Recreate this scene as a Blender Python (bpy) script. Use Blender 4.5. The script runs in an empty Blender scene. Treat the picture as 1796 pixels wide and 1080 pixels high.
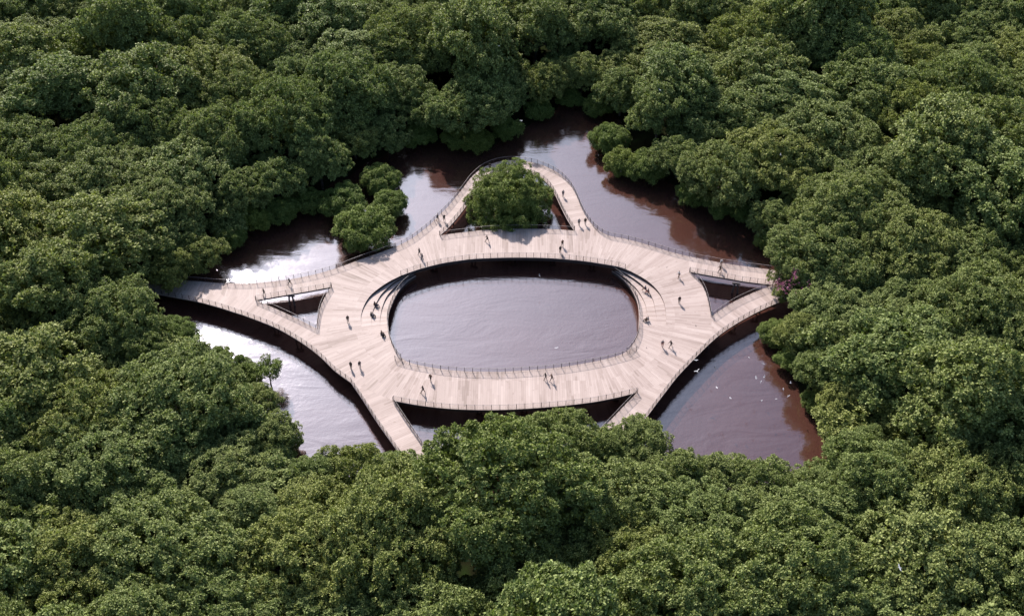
import bpy, math, random
import numpy as np
from mathutils import Vector, Matrix
from mathutils.geometry import delaunay_2d_cdt

R = math.radians
rnd = random.Random(7)
scn = bpy.context.scene
C = scn.collection

# ------------------------------------------------------------------ camera
PITCH = R(42.0)
FPX = 1955.0                       # focal length in photo pixels (photo 1796 x 1080)
DZ = 2.8                           # height of the deck above the water
DIST = 213.0
CAM = Vector((0, -DIST * math.cos(PITCH), DZ + DIST * math.sin(PITCH)))
SUN_EL, SUN_AZ = R(35.5), R(-21.0)   # azimuth measured from +Y (away from the camera) to the right


def P(px, py, z=DZ):
    """where the sight line of a traced photo point meets the level z"""
    u, v = px - 898.0, py - 540.0
    d = Vector((u, FPX * math.cos(PITCH) - v * math.sin(PITCH), -FPX * math.sin(PITCH) - v * math.cos(PITCH)))
    t = (z - CAM.z) / d.z
    return CAM + d * t


def proj(p):
    q = Vector(p) - CAM
    f = q.y * math.cos(PITCH) - q.z * math.sin(PITCH)
    dn = -q.y * math.sin(PITCH) - q.z * math.cos(PITCH)
    return 898 + FPX * q.x / f, 540 + FPX * dn / f, FPX / f


cam = bpy.data.cameras.new('camera')
cam_o = bpy.data.objects.new('camera', cam)
C.objects.link(cam_o)
cam_o.location = CAM
cam_o.rotation_euler = (math.pi / 2 - PITCH, 0, 0)
cam.sensor_width = 36
cam.lens = 36 * FPX / 1796
cam.clip_end = 5000
scn.camera = cam_o

# ------------------------------------------------------------------ light
w = bpy.data.worlds.new('World')
scn.world = w
w.use_nodes = True
nt = w.node_tree
bg = nt.nodes['Background']
sky = nt.nodes.new('ShaderNodeTexSky')
sky.sky_type = 'NISHITA'
sky.sun_disc = False
sky.sun_elevation = SUN_EL
sky.sun_rotation = SUN_AZ
sky.air_density = 1.0
sky.dust_density = 0.6
sky.ozone_density = 3.0
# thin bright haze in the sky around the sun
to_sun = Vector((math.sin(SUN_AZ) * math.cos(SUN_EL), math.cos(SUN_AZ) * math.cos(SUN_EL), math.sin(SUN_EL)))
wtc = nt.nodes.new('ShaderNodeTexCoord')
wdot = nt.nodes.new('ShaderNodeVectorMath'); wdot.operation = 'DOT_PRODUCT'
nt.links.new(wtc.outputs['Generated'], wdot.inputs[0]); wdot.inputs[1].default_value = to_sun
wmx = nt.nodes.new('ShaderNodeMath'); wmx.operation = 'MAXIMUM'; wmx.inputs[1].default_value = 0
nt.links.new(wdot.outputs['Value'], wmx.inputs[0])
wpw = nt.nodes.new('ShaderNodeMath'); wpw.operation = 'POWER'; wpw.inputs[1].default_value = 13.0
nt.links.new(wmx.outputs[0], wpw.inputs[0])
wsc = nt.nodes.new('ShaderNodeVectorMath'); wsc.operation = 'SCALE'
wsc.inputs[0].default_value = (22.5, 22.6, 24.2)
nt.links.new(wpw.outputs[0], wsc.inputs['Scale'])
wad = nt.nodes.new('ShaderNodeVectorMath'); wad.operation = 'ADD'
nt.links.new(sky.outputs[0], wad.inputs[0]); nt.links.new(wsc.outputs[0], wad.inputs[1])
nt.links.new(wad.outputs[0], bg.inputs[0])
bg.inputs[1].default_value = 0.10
sun = bpy.data.lights.new('sun', 'SUN')
sun.energy = 5.0
sun.angle = R(0.9)
sun.color = (1.0, 0.93, 0.88)
sun_o = bpy.data.objects.new('sun', sun)
C.objects.link(sun_o)
to_sun = Vector((math.sin(SUN_AZ) * math.cos(SUN_EL), math.cos(SUN_AZ) * math.cos(SUN_EL), math.sin(SUN_EL)))
sun_o.rotation_euler = to_sun.to_track_quat('Z', 'Y').to_euler()
sun_o.location = to_sun * 300
scn.view_settings.view_transform = 'Standard'
scn.view_settings.look = 'None'
scn.view_settings.exposure = 0.54
scn.view_settings.gamma = 1
scn.cycles.max_bounces = 5
scn.cycles.diffuse_bounces = 3
scn.cycles.glossy_bounces = 2
scn.cycles.transmission_bounces = 3


# ------------------------------------------------------------------ materials
def mat(name):
    m = bpy.data.materials.new(name)
    m.use_nodes = True
    return m, m.node_tree, m.node_tree.nodes['Principled BSDF']


def node(nt, t, **kw):
    n = nt.nodes.new(t)
    for k, v in kw.items():
        setattr(n, k, v)
    return n


def mth(nt, op, a, b=None, c=None):
    n = nt.nodes.new('ShaderNodeMath')
    n.operation = op
    for i, x in enumerate((a, b, c)):
        if x is None:
            continue
        if isinstance(x, (int, float)):
            n.inputs[i].default_value = x
        else:
            nt.links.new(x, n.inputs[i])
    return n.outputs[0]


def ramp(nt, fac, stops):
    n = nt.nodes.new('ShaderNodeValToRGB')
    e = n.color_ramp.elements
    while len(e) < len(stops):
        e.new(0.5)
    for i, (p, c) in enumerate(stops):
        e[i].position = p
        e[i].color = (*c, 1) if len(c) == 3 else c
    nt.links.new(fac, n.inputs[0])
    return n.outputs[0]


def mixc(nt, fac, a, b, mode='MIX'):
    n = nt.nodes.new('ShaderNodeMix')
    n.data_type = 'RGBA'
    n.blend_type = mode
    for sock, x in ((n.inputs[0], fac), (n.inputs[6], a), (n.inputs[7], b)):
        if isinstance(x, (int, float)):
            sock.default_value = x
        elif isinstance(x, tuple):
            sock.default_value = (*x, 1)
        else:
            nt.links.new(x, sock)
    return n.outputs[2]


def simple(name, col, rough=0.6, metal=0.0, vary=0.12, scale=3.0):
    m, t, b = mat(name)
    tc = node(t, 'ShaderNodeTexCoord')
    nz = node(t, 'ShaderNodeTexNoise')
    nz.inputs['Scale'].default_value = scale
    nz.inputs['Detail'].default_value = 4
    t.links.new(tc.outputs['Object'], nz.inputs['Vector'])
    lo = tuple(max(0, c * (1 - vary)) for c in col)
    hi = tuple(min(1, c * (1 + vary)) for c in col)
    t.links.new(ramp(t, nz.outputs['Fac'], [(0.3, lo), (0.7, hi)]), b.inputs['Base Color'])
    b.inputs['Roughness'].default_value = rough
    b.inputs['Metallic'].default_value = metal
    return m


def leaf_material(name, dark, mid, light, trans=0.22):
    m, t, b = mat(name)
    geo = node(t, 'ShaderNodeNewGeometry')
    oi = node(t, 'ShaderNodeObjectInfo')
    base = ramp(t, geo.outputs['Random Per Island'], [(0.0, dark), (0.5, mid), (1.0, light)])
    tint = ramp(t, oi.outputs['Random'], [(0.0, (0.88, 0.94, 0.82)), (0.35, (0.97, 1.0, 0.88)), (0.7, (1.0, 1.0, 0.88)), (1.0, (1.14, 1.07, 0.82))])
    col = mixc(t, 1.0, base, tint, 'MULTIPLY')
    t.links.new(col, b.inputs['Base Color'])
    b.inputs['Roughness'].default_value = 0.6
    b.inputs['Specular IOR Level'].default_value = 0.18
    tr = node(t, 'ShaderNodeBsdfTranslucent')
    t.links.new(mixc(t, 1.0, col, (1.1, 1.25, 0.6), 'MULTIPLY'), tr.inputs['Color'])
    mx = node(t, 'ShaderNodeMixShader')
    mx.inputs[0].default_value = trans
    t.links.new(b.outputs[0], mx.inputs[1])
    t.links.new(tr.outputs[0], mx.inputs[2])
    t.links.new(mx.outputs[0], t.nodes['Material Output'].inputs[0])
    return m


M = {}
M['leaf'] = leaf_material('forest_leaves', (0.078, 0.100, 0.028), (0.188, 0.220, 0.074), (0.40, 0.435, 0.175))
M['leaf_bush'] = leaf_material('mangrove_leaves', (0.075, 0.102, 0.022), (0.16, 0.205, 0.052), (0.32, 0.37, 0.12))
M['flower'] = simple('magenta_flowers', (0.32, 0.08, 0.15), 0.6)
M['bark'] = simple('bark', (0.09, 0.07, 0.055), 0.9, vary=0.4, scale=2)
M['steel'] = simple('dark_railing_steel', (0.045, 0.036, 0.036), 0.5, 0.3)
M['rail_top'] = simple('grey_handrail', (0.30, 0.26, 0.25), 0.6, 0.0)
M['beam'] = simple('dark_edge_beam', (0.050, 0.036, 0.034), 0.75, vary=0.3, scale=1.0)
M['column'] = simple('column_concrete', (0.10, 0.085, 0.08), 0.8, vary=0.3)
M['skin'] = simple('skin', (0.45, 0.27, 0.19), 0.55)
M['hair'] = simple('black_hair', (0.02, 0.015, 0.012), 0.5)
M['shoe'] = simple('dark_shoes', (0.04, 0.035, 0.035), 0.6)
M['bird'] = simple('white_feathers', (0.5, 0.5, 0.52), 0.7, vary=0.05)
M['bird_grey'] = simple('grey_feathers', (0.05, 0.05, 0.055), 0.7, vary=0.05)
CLOTH = {k: simple('cloth_' + k, c, 0.85) for k, c in {
    'black': (0.02, 0.02, 0.023), 'charcoal': (0.05, 0.05, 0.055), 'navy': (0.03, 0.04, 0.09), 'white': (0.7, 0.69, 0.68),
    'grey': (0.22, 0.22, 0.24), 'brown': (0.13, 0.07, 0.045), 'red': (0.25, 0.05, 0.045), 'beige': (0.42, 0.33, 0.25), 'blue': (0.09, 0.14, 0.28)}.items()}


def plank_material(name, pw, shift=0.0, dark=1.0):
    """boards lie along V, side by side along U (metres)"""
    m, t, b = mat(name)
    uv = node(t, 'ShaderNodeUVMap')
    uv.uv_map = 'planks'
    sp = node(t, 'ShaderNodeSeparateXYZ')
    t.links.new(uv.outputs[0], sp.inputs[0])
    u, v = sp.outputs[0], sp.outputs[1]
    iu = mth(t, 'FLOOR', mth(t, 'DIVIDE', u, pw))
    wn = node(t, 'ShaderNodeTexWhiteNoise', noise_dimensions='1D')
    t.links.new(iu, wn.inputs['W'])
    iv = mth(t, 'FLOOR', mth(t, 'ADD', mth(t, 'DIVIDE', v, 3.6), mth(t, 'MULTIPLY', wn.outputs['Value'], 7.0)))
    cv = node(t, 'ShaderNodeCombineXYZ')
    t.links.new(iu, cv.inputs[0]); t.links.new(iv, cv.inputs[1])
    wn2 = node(t, 'ShaderNodeTexWhiteNoise', noise_dimensions='2D')
    t.links.new(cv.outputs[0], wn2.inputs['Vector'])
    # bundles of several boards laid from one delivery
    iu3 = mth(t, 'FLOOR', mth(t, 'DIVIDE', u, pw * 3.0))
    iv3 = mth(t, 'FLOOR', mth(t, 'DIVIDE', v, 9.0))
    cv3 = node(t, 'ShaderNodeCombineXYZ')
    t.links.new(iu3, cv3.inputs[0]); t.links.new(iv3, cv3.inputs[1])
    wn3 = node(t, 'ShaderNodeTexWhiteNoise', noise_dimensions='2D')
    t.links.new(cv3.outputs[0], wn3.inputs['Vector'])
    # long grain streaks and stains
    gv = node(t, 'ShaderNodeCombineXYZ')
    t.links.new(mth(t, 'MULTIPLY', u, 2.2), gv.inputs[0]); t.links.new(mth(t, 'MULTIPLY', v, 0.16), gv.inputs[1])
    g = node(t, 'ShaderNodeTexNoise')
    g.inputs['Scale'].default_value = 1.0; g.inputs['Detail'].default_value = 6; g.inputs['Roughness'].default_value = 0.65
    t.links.new(gv.outputs[0], g.inputs['Vector'])
    tc = node(t, 'ShaderNodeTexCoord')
    st = node(t, 'ShaderNodeTexNoise')
    st.inputs['Scale'].default_value = 0.09; st.inputs['Detail'].default_value = 5; st.inputs['Roughness'].default_value = 0.6
    t.links.new(tc.outputs['Object'], st.inputs['Vector'])
    sp2 = node(t, 'ShaderNodeTexNoise')
    sp2.inputs['Scale'].default_value = 1.6; sp2.inputs['Detail'].default_value = 3
    t.links.new(tc.outputs['Object'], sp2.inputs['Vector'])
    val = mth(t, 'MULTIPLY_ADD', wn2.outputs['Value'], 0.26, mth(t, 'MULTIPLY', wn3.outputs['Value'], 0.32))
    val = mth(t, 'MULTIPLY_ADD', g.outputs['Fac'], 0.75, val)
    val = mth(t, 'MULTIPLY_ADD', st.outputs['Fac'], 0.55, val)
    val = mth(t, 'SUBTRACT', val, 0.46)
    col = ramp(t, val, [(0.05, (0.233 * dark, 0.169 * dark, 0.139 * dark)), (0.35, (0.395 * dark, 0.300 * dark, 0.263 * dark)),
                        (0.65, (0.480 * dark, 0.375 * dark, 0.333 * dark)), (1.0, (0.557 * dark, 0.448 * dark, 0.402 * dark))])
    spots = ramp(t, sp2.outputs['Fac'], [(0.24, (0.80, 0.78, 0.76)), (0.36, (1, 1, 1))])
    col = mixc(t, 1.0, col, spots, 'MULTIPLY')
    # joints between boards
    fu = mth(t, 'FRACT', mth(t, 'DIVIDE', u, pw))
    edge = mth(t, 'ABSOLUTE', mth(t, 'SUBTRACT', fu, 0.5))
    gap = mth(t, 'GREATER_THAN', edge, 0.5 - 0.028)
    dg = mth(t, 'GREATER_THAN', mth(t, 'FRACT', mth(t, 'MULTIPLY', wn.outputs['Value'], 13.7)), 0.72)
    gapf = mth(t, 'MULTIPLY', gap, mth(t, 'MULTIPLY_ADD', dg, 0.35, 0.4))
    col = mixc(t, gapf, col, (0.14, 0.10, 0.085))
    t.links.new(col, b.inputs['Base Color'])
    rr = mth(t, 'MULTIPLY_ADD', g.outputs['Fac'], 0.3, 0.5)
    t.links.new(rr, b.inputs['Roughness'])
    b.inputs['Specular IOR Level'].default_value = 0.3
    bp = node(t, 'ShaderNodeBump')
    bp.inputs['Strength'].default_value = 0.35
    bp.inputs['Distance'].default_value = 0.02
    t.links.new(mth(t, 'SUBTRACT', g.outputs['Fac'], gap), bp.inputs['Height'])
    t.links.new(bp.outputs[0], b.inputs['Normal'])
    return m


M['planks'] = plank_material('weathered_planks', 0.4)
M['planks_walk'] = plank_material('weathered_walkway_planks', 0.36)

# water
m, t, b = mat('river_water')
tc = node(t, 'ShaderNodeTexCoord')
n1 = node(t, 'ShaderNodeTexNoise'); n1.inputs['Scale'].default_value = 0.035; n1.inputs['Detail'].default_value = 4
t.links.new(tc.outputs['Object'], n1.inputs['Vector'])
t.links.new(ramp(t, n1.outputs['Fac'], [(0.3, (0.060, 0.025, 0.019)), (0.7, (0.084, 0.034, 0.025))]), b.inputs['Base Color'])
b.inputs['IOR'].default_value = 2.3
b.inputs['Specular Tint'].default_value = (0.91, 0.90, 0.98, 1)
mp = node(t, 'ShaderNodeMapping'); mp.inputs['Rotation'].default_value = (0, 0, R(35)); mp.inputs['Scale'].default_value = (0.25, 1.0, 1)
t.links.new(tc.outputs['Object'], mp.inputs['Vector'])
n2 = node(t, 'ShaderNodeTexNoise'); n2.inputs['Scale'].default_value = 0.35; n2.inputs['Detail'].default_value = 5; n2.inputs['Roughness'].default_value = 0.6
n2.inputs['Distortion'].default_value = 0.8
t.links.new(mp.outputs[0], n2.inputs['Vector'])
n3 = node(t, 'ShaderNodeTexNoise'); n3.inputs['Scale'].default_value = 1.3; n3.inputs['Detail'].default_value = 4; n3.inputs['Roughness'].default_value = 0.65
t.links.new(tc.outputs['Object'], n3.inputs['Vector'])
rg = ramp(t, n2.outputs['Fac'], [(0.3, (0.075,) * 3), (0.7, (0.11,) * 3)])
t.links.new(rg, b.inputs['Roughness'])
bp = node(t, 'ShaderNodeBump'); bp.inputs['Strength'].default_value = 1.0; bp.inputs['Distance'].default_value = 0.03
mp4 = node(t, 'ShaderNodeMapping'); mp4.inputs['Rotation'].default_value = (0, 0, R(-38)); mp4.inputs['Scale'].default_value = (0.35, 1.0, 1)
t.links.new(tc.outputs['Object'], mp4.inputs['Vector'])
n4 = node(t, 'ShaderNodeTexNoise'); n4.inputs['Scale'].default_value = 0.16; n4.inputs['Detail'].default_value = 5; n4.inputs['Distortion'].default_value = 1.5
t.links.new(mp4.outputs[0], n4.inputs['Vector'])
hh = mth(t, 'MULTIPLY_ADD', n2.outputs['Fac'], 0.4, mth(t, 'MULTIPLY', n3.outputs['Fac'], 0.5))
t.links.new(mth(t, 'MULTIPLY_ADD', n4.outputs['Fac'], 3.0, hh), bp.inputs['Height'])
t.links.new(bp.outputs[0], b.inputs['Normal'])
M['water'] = m

# forest soil
m, t, b = mat('forest_soil')
tc = node(t, 'ShaderNodeTexCoord')
n1 = node(t, 'ShaderNodeTexNoise'); n1.inputs['Scale'].default_value = 0.4; n1.inputs['Detail'].default_value = 8
t.links.new(tc.outputs['Object'], n1.inputs['Vector'])
t.links.new(ramp(t, n1.outputs['Fac'], [(0.3, (0.012, 0.011, 0.006)), (0.55, (0.018, 0.020, 0.009)), (0.75, (0.02, 0.034, 0.01))]), b.inputs['Base Color'])
b.inputs['Roughness'].default_value = 1.0
b.inputs['Specular IOR Level'].default_value = 0.0
M['soil'] = m


# ------------------------------------------------------------------ helpers for objects
def tag(o, label=None, cat=None, group=None, kind=None):
    if label: o['label'] = label
    if cat: o['category'] = cat
    if group: o['group'] = group
    if kind: o['kind'] = kind
    return o


def mesh_obj(name, verts, faces, m=None, parent=None, smooth=False):
    me = bpy.data.meshes.new(name)
    me.from_pydata([tuple(v) for v in verts], [], faces)
    if m: me.materials.append(m)
    if smooth:
        me.polygons.foreach_set('use_smooth', [True] * len(me.polygons))
    me.update()
    o = bpy.data.objects.new(name, me)
    C.objects.link(o)
    if parent: o.parent = parent
    return o


def empty(name, loc=(0, 0, 0), rz=0):
    o = bpy.data.objects.new(name, None)
    o.empty_display_size = 0.5
    C.objects.link(o)
    o.location = loc
    o.rotation_euler = (0, 0, rz)
    return o


class MB:
    def __init__(s): s.v, s.f = [], []

    def box(s, a, b2, w, h0, h1, up=Vector((0, 0, 1))):
        """bar from a to b2, width w across, from height h0 to h1 above the points"""
        a, b2 = Vector(a), Vector(b2)
        d = (b2 - a); d.z = 0
        if d.length < 1e-6: d = Vector((1, 0, 0))
        n = Vector((-d.y, d.x, 0)).normalized() * w / 2
        i = len(s.v)
        for p in (a, b2):
            for sg in (-1, 1):
                for h in (h0, h1):
                    s.v.append(p + n * sg + up * h)
        q = [(0, 1, 3, 2), (4, 6, 7, 5), (0, 4, 5, 1), (2, 3, 7, 6), (1, 5, 7, 3), (0, 2, 6, 4)]
        s.f += [tuple(i + k for k in f) for f in q]

    def tube(s, p0, p1, r0, r1, n=7):
        p0, p1 = Vector(p0), Vector(p1)
        d = (p1 - p0).normalized()
        a = d.orthogonal().normalized(); c = d.cross(a)
        i = len(s.v)
        for p, r in ((p0, r0), (p1, r1)):
            for k in range(n):
                an = 2 * math.pi * k / n
                s.v.append(p + (a * math.cos(an) + c * math.sin(an)) * r)
        for k in range(n):
            k2 = (k + 1) % n
            s.f.append((i + k, i + k2, i + n + k2, i + n + k))
        s.f.append(tuple(i + n + k for k in range(n)))
        s.f.append(tuple(i + k for k in reversed(range(n))))

    def build(s, name, m, parent=None, smooth=False):
        return mesh_obj(name, s.v, s.f, m, parent, smooth)


def inpoly(x, y, poly):
    c = False
    j = len(poly) - 1
    for i in range(len(poly)):
        xi, yi = poly[i][0], poly[i][1]; xj, yj = poly[j][0], poly[j][1]
        if (yi > y) != (yj > y) and x < (xj - xi) * (y - yi) / (yj - yi) + xi:
            c = not c
        j = i
    return c


# ------------------------------------------------------------------ curves traced from the photograph, laid on the deck level
class Curve:
    def __init__(s, pts, n=6, z=DZ):
        w_ = [P(x, y, z) for x, y in pts]
        s.idx, s.p = [], []
        for i in range(len(w_) - 1):
            s.idx.append(len(s.p))
            p0 = w_[max(i - 1, 0)]; p1 = w_[i]; p2 = w_[i + 1]; p3 = w_[min(i + 2, len(w_) - 1)]
            for k in range(n):
                q = k / n
                s.p.append(0.5 * ((2 * p1) + (p2 - p0) * q + (2 * p0 - 5 * p1 + 4 * p2 - p3) * q * q + (3 * p1 - p0 - 3 * p2 + p3) * q ** 3))
        s.idx.append(len(s.p))
        s.p.append(w_[-1])

    def seg(s, i, j):
        if i <= j: return s.p[s.idx[i]:s.idx[j] + 1]
        return list(reversed(s.p[s.idx[j]:s.idx[i] + 1]))

    def all(s): return list(s.p)


N = Curve([(150, 478), (215, 486), (260, 489), (300, 491), (345, 492.7), (383, 496), (433, 497), (463, 495), (490.5, 492), (510.5, 489.5), (550.6, 481.5), (578, 474),
           (603, 466), (628, 456.5), (666, 443), (701, 429.5), (721, 418.9), (738, 406.7), (754.4, 393.3), (772, 375.6), (787.8, 360), (811, 331), (826, 311.5),
           (845.6, 295), (867.8, 285.5), (890, 281.5), (912, 281.7), (934.4, 285), (956.7, 292), (976.7, 302), (992, 313.8), (1003, 327), (1012, 343), (1021, 364.4),
           (1031, 382.5), (1045.6, 400), (1065.6, 412.5), (1091, 417.7), (1116.4, 423.8), (1139.8, 430.5), (1162, 437.5), (1182.6, 443.5), (1207, 449.3),
           (1229.5, 454), (1253, 458.4), (1275.3, 462.5), (1311, 467.6), (1344.6, 471.7), (1380, 476), (1440, 482)])
iA, iL0, iL1, iB = 11, 17, 35, 42
S = Curve([(150, 497), (215, 506), (270, 514.5), (295, 519), (325, 524.8), (347.7, 529.4), (369, 534.9), (390, 541), (410.3, 547.6), (431.6, 554.5), (471, 569.5), (490.5, 578.3), (508, 588),
           (525.6, 598.7), (542.6, 610.5), (559, 623.3), (573, 636.5), (588, 651), (615.3, 670.8)])
iS = 14
LWl = Curve([(615.3, 670.8), (636.3, 702), (660.4, 739.4), (686.9, 776.7), (712, 812), (735, 845)])
LWr = Curve([(690.5, 702.5), (712, 735.5), (732.6, 765.5), (748.3, 788.7), (772, 822), (790, 846)])
F = Curve([(690.5, 702.5), (715.8, 707.4), (744.7, 712), (787.5, 716.5), (831, 718.5), (876, 718.5), (921, 716.5), (982, 711.8), (1035, 705.6), (1063.7, 700.6), (1092, 694.5), (1117, 688)])
LEl = Curve([(1117, 688), (1094, 711.8), (1075, 732), (1050, 758), (1030, 780)])
E = Curve([(1440, 507), (1400, 517), (1377, 525.5), (1346.6, 538.5), (1319, 552), (1291.6, 567.5), (1267, 583.7), (1248.5, 599), (1234, 613), (1220, 627), (1204, 643.5), (1186, 663),
           (1169.7, 684.3), (1153.4, 705.5), (1139, 725), (1118, 752), (1096, 780)])
iE0, iE1 = 7, 11
V1, V2, V3 = (449.5, 526.5), (580.7, 503.3), (555, 576)
T12 = Curve([V1, (510, 516), (545, 510), V2])
T23 = Curve([V2, (569, 522), (559.5, 545), V3])
T31 = Curve([V3, (520, 558), (483, 541), V1])
W12 = Curve([(772, 413), (796, 409.5), (821, 406.7), (845.6, 403.8), (884, 401.8), (923, 401), (967.8, 402), (1006.7, 404.4)])
WI = Curve([(1006.7, 404.4), (994.4, 384.4), (983, 362), (972, 339), (959, 321.5), (943, 310), (922, 303.5), (900, 301.8), (876, 305), (855, 314.5), (836, 332), (814, 366.7), (790, 396), (772, 413)])
H12 = Curve([(1210, 477), (1247.8, 483.8), (1284.5, 490), (1309, 494.3), (1355, 499.8)])
H23 = Curve([(1355, 499.8), (1325, 511.5), (1292.6, 526), (1268, 540.5), (1248.3, 554.3)])
H31 = Curve([(1248.3, 554.3), (1243.8, 530.8), (1237.6, 510.4), (1227.4, 493), (1210, 477)])
# pond
FAR = Curve([(703.7, 483), (730.4, 473.5), (752, 467.3), (778.9, 461), (807.8, 456.7), (834.4, 453.8), (885.6, 451.8), (934.4, 451.8), (974.4, 453.3), (1018.9, 457.3), (1054.4, 462.4), (1087.4, 468.5), (1108.9, 477)])
BL = Curve([(634.8, 582), (633.6, 569), (633.3, 553.3), (638.5, 535.6), (648.9, 519), (663.7, 506), (683, 493.3), (703.7, 483)])
BR = Curve([(1108.9, 477), (1126.7, 486.7), (1143, 498.5), (1156.3, 513.3), (1163.7, 528), (1167.4, 543), (1168.3, 556), (1168, 572)])
NEAR = Curve([(683, 586), (688.9, 603.7), (696, 617.5), (704.5, 627.5), (718, 635.5), (744.7, 642), (771, 646.4), (800, 649.6), (829, 651.3), (870, 651.8), (880, 651.7), (927, 648.8), (970, 645.2), (1010.8, 639.5),
              (1051.5, 632), (1082, 624), (1098, 616.5), (1108, 606), (1115, 594), (1119.4, 580), (1120, 571)])


def uniq(pts):
    o = []
    for p in pts:
        if not o or (Vector(p) - Vector(o[-1])).length > 0.02: o.append(Vector(p))
    if (o[0] - o[-1]).length < 0.02: o.pop()
    return o


poly_main = N.seg(iA, iL0) + W12.all() + N.seg(iL1, iB) + list(reversed(H31.all())) + E.seg(iE0, iE1) + list(reversed(F.all())) \
    + list(reversed(S.seg(iS, 18))) + list(reversed(T23.all()))
hole_main = FAR.all() + BR.all() + list(reversed(NEAR.all())) + BL.all()
poly_west = N.seg(0, iA) + list(reversed(T12.all())) + list(reversed(T31.all())) + S.seg(iS, 0)
poly_loop = N.seg(iL0, iL1) + WI.all()
poly_east = N.seg(iB, 49) + E.seg(0, iE0) + list(reversed(H23.all())) + list(reversed(H12.all()))
poly_lw = LWl.all() + list(reversed(LWr.all()))
poly_le = E.seg(iE1, 16) + list(reversed(LEl.all()))
PARTS = [(uniq(poly_main), uniq(hole_main)), (uniq(poly_west), None), (uniq(poly_loop), None), (uniq(poly_east), None), (uniq(poly_lw), None), (uniq(poly_le), None)]


def on_deck(x, y):
    for poly, hole in PARTS:
        if inpoly(x, y, poly) and not (hole and inpoly(x, y, hole)): return True
    return False


# spine of the board fan
pc = P(902, 548)
FAN = 12.5


def uv_main(p, c):
    x, y = p.x - pc.x, p.y - pc.y
    cx = max(-FAN, min(FAN, x))
    sgn = 1 if y >= 0 else -1
    an = math.atan2(x - cx, abs(y))
    if abs(y) < 0.01: y = 0.01
    u = cx + 24 * an
    if sgn < 0: u = 400 + u
    # keep the fan continuous across the middle on both flanks
    if abs(x) > FAN:
        an2 = math.atan2(y, abs(x) - FAN)
        u = (FAN + 24 * (math.pi / 2 - an2)) * (1 if x > 0 else -1)
        if x < 0: u -= 200
        return (u, math.hypot(abs(x) - FAN, y))
    return (u if sgn > 0 else (FAN + 24 * math.pi + (FAN - x)), abs(y))


def along(curve_pts):
    acc = [0]
    for a, b2 in zip(curve_pts, curve_pts[1:]): acc.append(acc[-1] + (b2 - a).length)

    def f(p):
        best = (1e9, 0)
        for k in range(len(curve_pts) - 1):
            a, b2 = curve_pts[k], curve_pts[k + 1]
            ab = b2 - a
            L2 = ab.x ** 2 + ab.y ** 2
            tt = ((p.x - a.x) * ab.x + (p.y - a.y) * ab.y) / L2 if L2 > 0 else 0
            tt = max(0, min(1, tt))
            dx, dy = p.x - a.x - ab.x * tt, p.y - a.y - ab.y * tt
            d = math.hypot(dx, dy)
            if d < best[0]: best = (d, acc[k] + tt * math.sqrt(L2))
        return best
    return f


def uv_refs(*refs):
    fs = [along(r) for r in refs]

    def g(p, c):
        k = min(range(len(fs)), key=lambda i: fs[i](c)[0]) if len(fs) > 1 else 0
        d, u = fs[k](p)
        return (u + 173 * k, d)
    return g


def deck_section(poly, hole, uvf, m, parent, name, thick=0.13):
    pts = [Vector((p.x, p.y)) for p in poly]
    edges = [(i, (i + 1) % len(poly)) for i in range(len(poly))]
    if hole:
        o = len(pts)
        pts += [Vector((p.x, p.y)) for p in hole]
        edges += [(o + i, o + (i + 1) % len(hole)) for i in range(len(hole))]
    xs = [p.x for p in pts]; ys = [p.y for p in pts]
    st = 1.6
    y = min(ys)
    while y < max(ys):
        x = min(xs)
        while x < max(xs):
            if inpoly(x, y, poly) and not (hole and inpoly(x, y, hole)):
                if min((x - p[0]) ** 2 + (y - p[1]) ** 2 for p in pts[:len(edges)]) > 0.3:
                    pts.append(Vector((x, y)))
            x += st
        y += st
    vs, es, fs, ov, oe, of = delaunay_2d_cdt(pts, edges, [], 0, 1e-5)
    tris = []
    for f in fs:
        cx = sum(vs[i][0] for i in f) / 3; cy = sum(vs[i][1] for i in f) / 3
        if inpoly(cx, cy, poly) and not (hole and inpoly(cx, cy, hole)):
            a, b2, c = (vs[i] for i in f)
            if (b2[0] - a[0]) * (c[1] - a[1]) - (b2[1] - a[1]) * (c[0] - a[0]) < 0: f = list(reversed(f))
            tris.append(tuple(f))
    n = len(vs)
    V = [Vector((v[0], v[1], DZ)) for v in vs] + [Vector((v[0], v[1], DZ - thick)) for v in vs]
    cnt = {}
    for f in tris:
        for k in range(3): cnt[(f[k], f[(k + 1) % 3])] = 1
    sides = [(b2, a, a + n, b2 + n) for (a, b2) in cnt if (b2, a) not in cnt]
    faces = tris + [tuple(reversed([i + n for i in f])) for f in tris] + sides
    o = mesh_obj(name, V, faces, m, parent)
    me = o.data
    uvl = me.uv_layers.new(name='planks')
    for pol in me.polygons:
        c = pol.center
        for li in pol.loop_indices:
            co = me.vertices[me.loops[li].vertex_index].co
            uvl.data[li].uv = uvf(co, c)
    return o


def resample(pts, step):
    acc = [0]
    for a, b2 in zip(pts, pts[1:]): acc.append(acc[-1] + (b2 - a).length)
    n = max(1, round(acc[-1] / step))
    out = []; k = 0
    for i in range(n + 1):
        s_ = acc[-1] * i / n
        while k < len(acc) - 2 and acc[k + 1] < s_: k += 1
        L = acc[k + 1] - acc[k]
        out.append(pts[k].lerp(pts[k + 1], (s_ - acc[k]) / L if L > 0 else 0))
    return out


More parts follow.
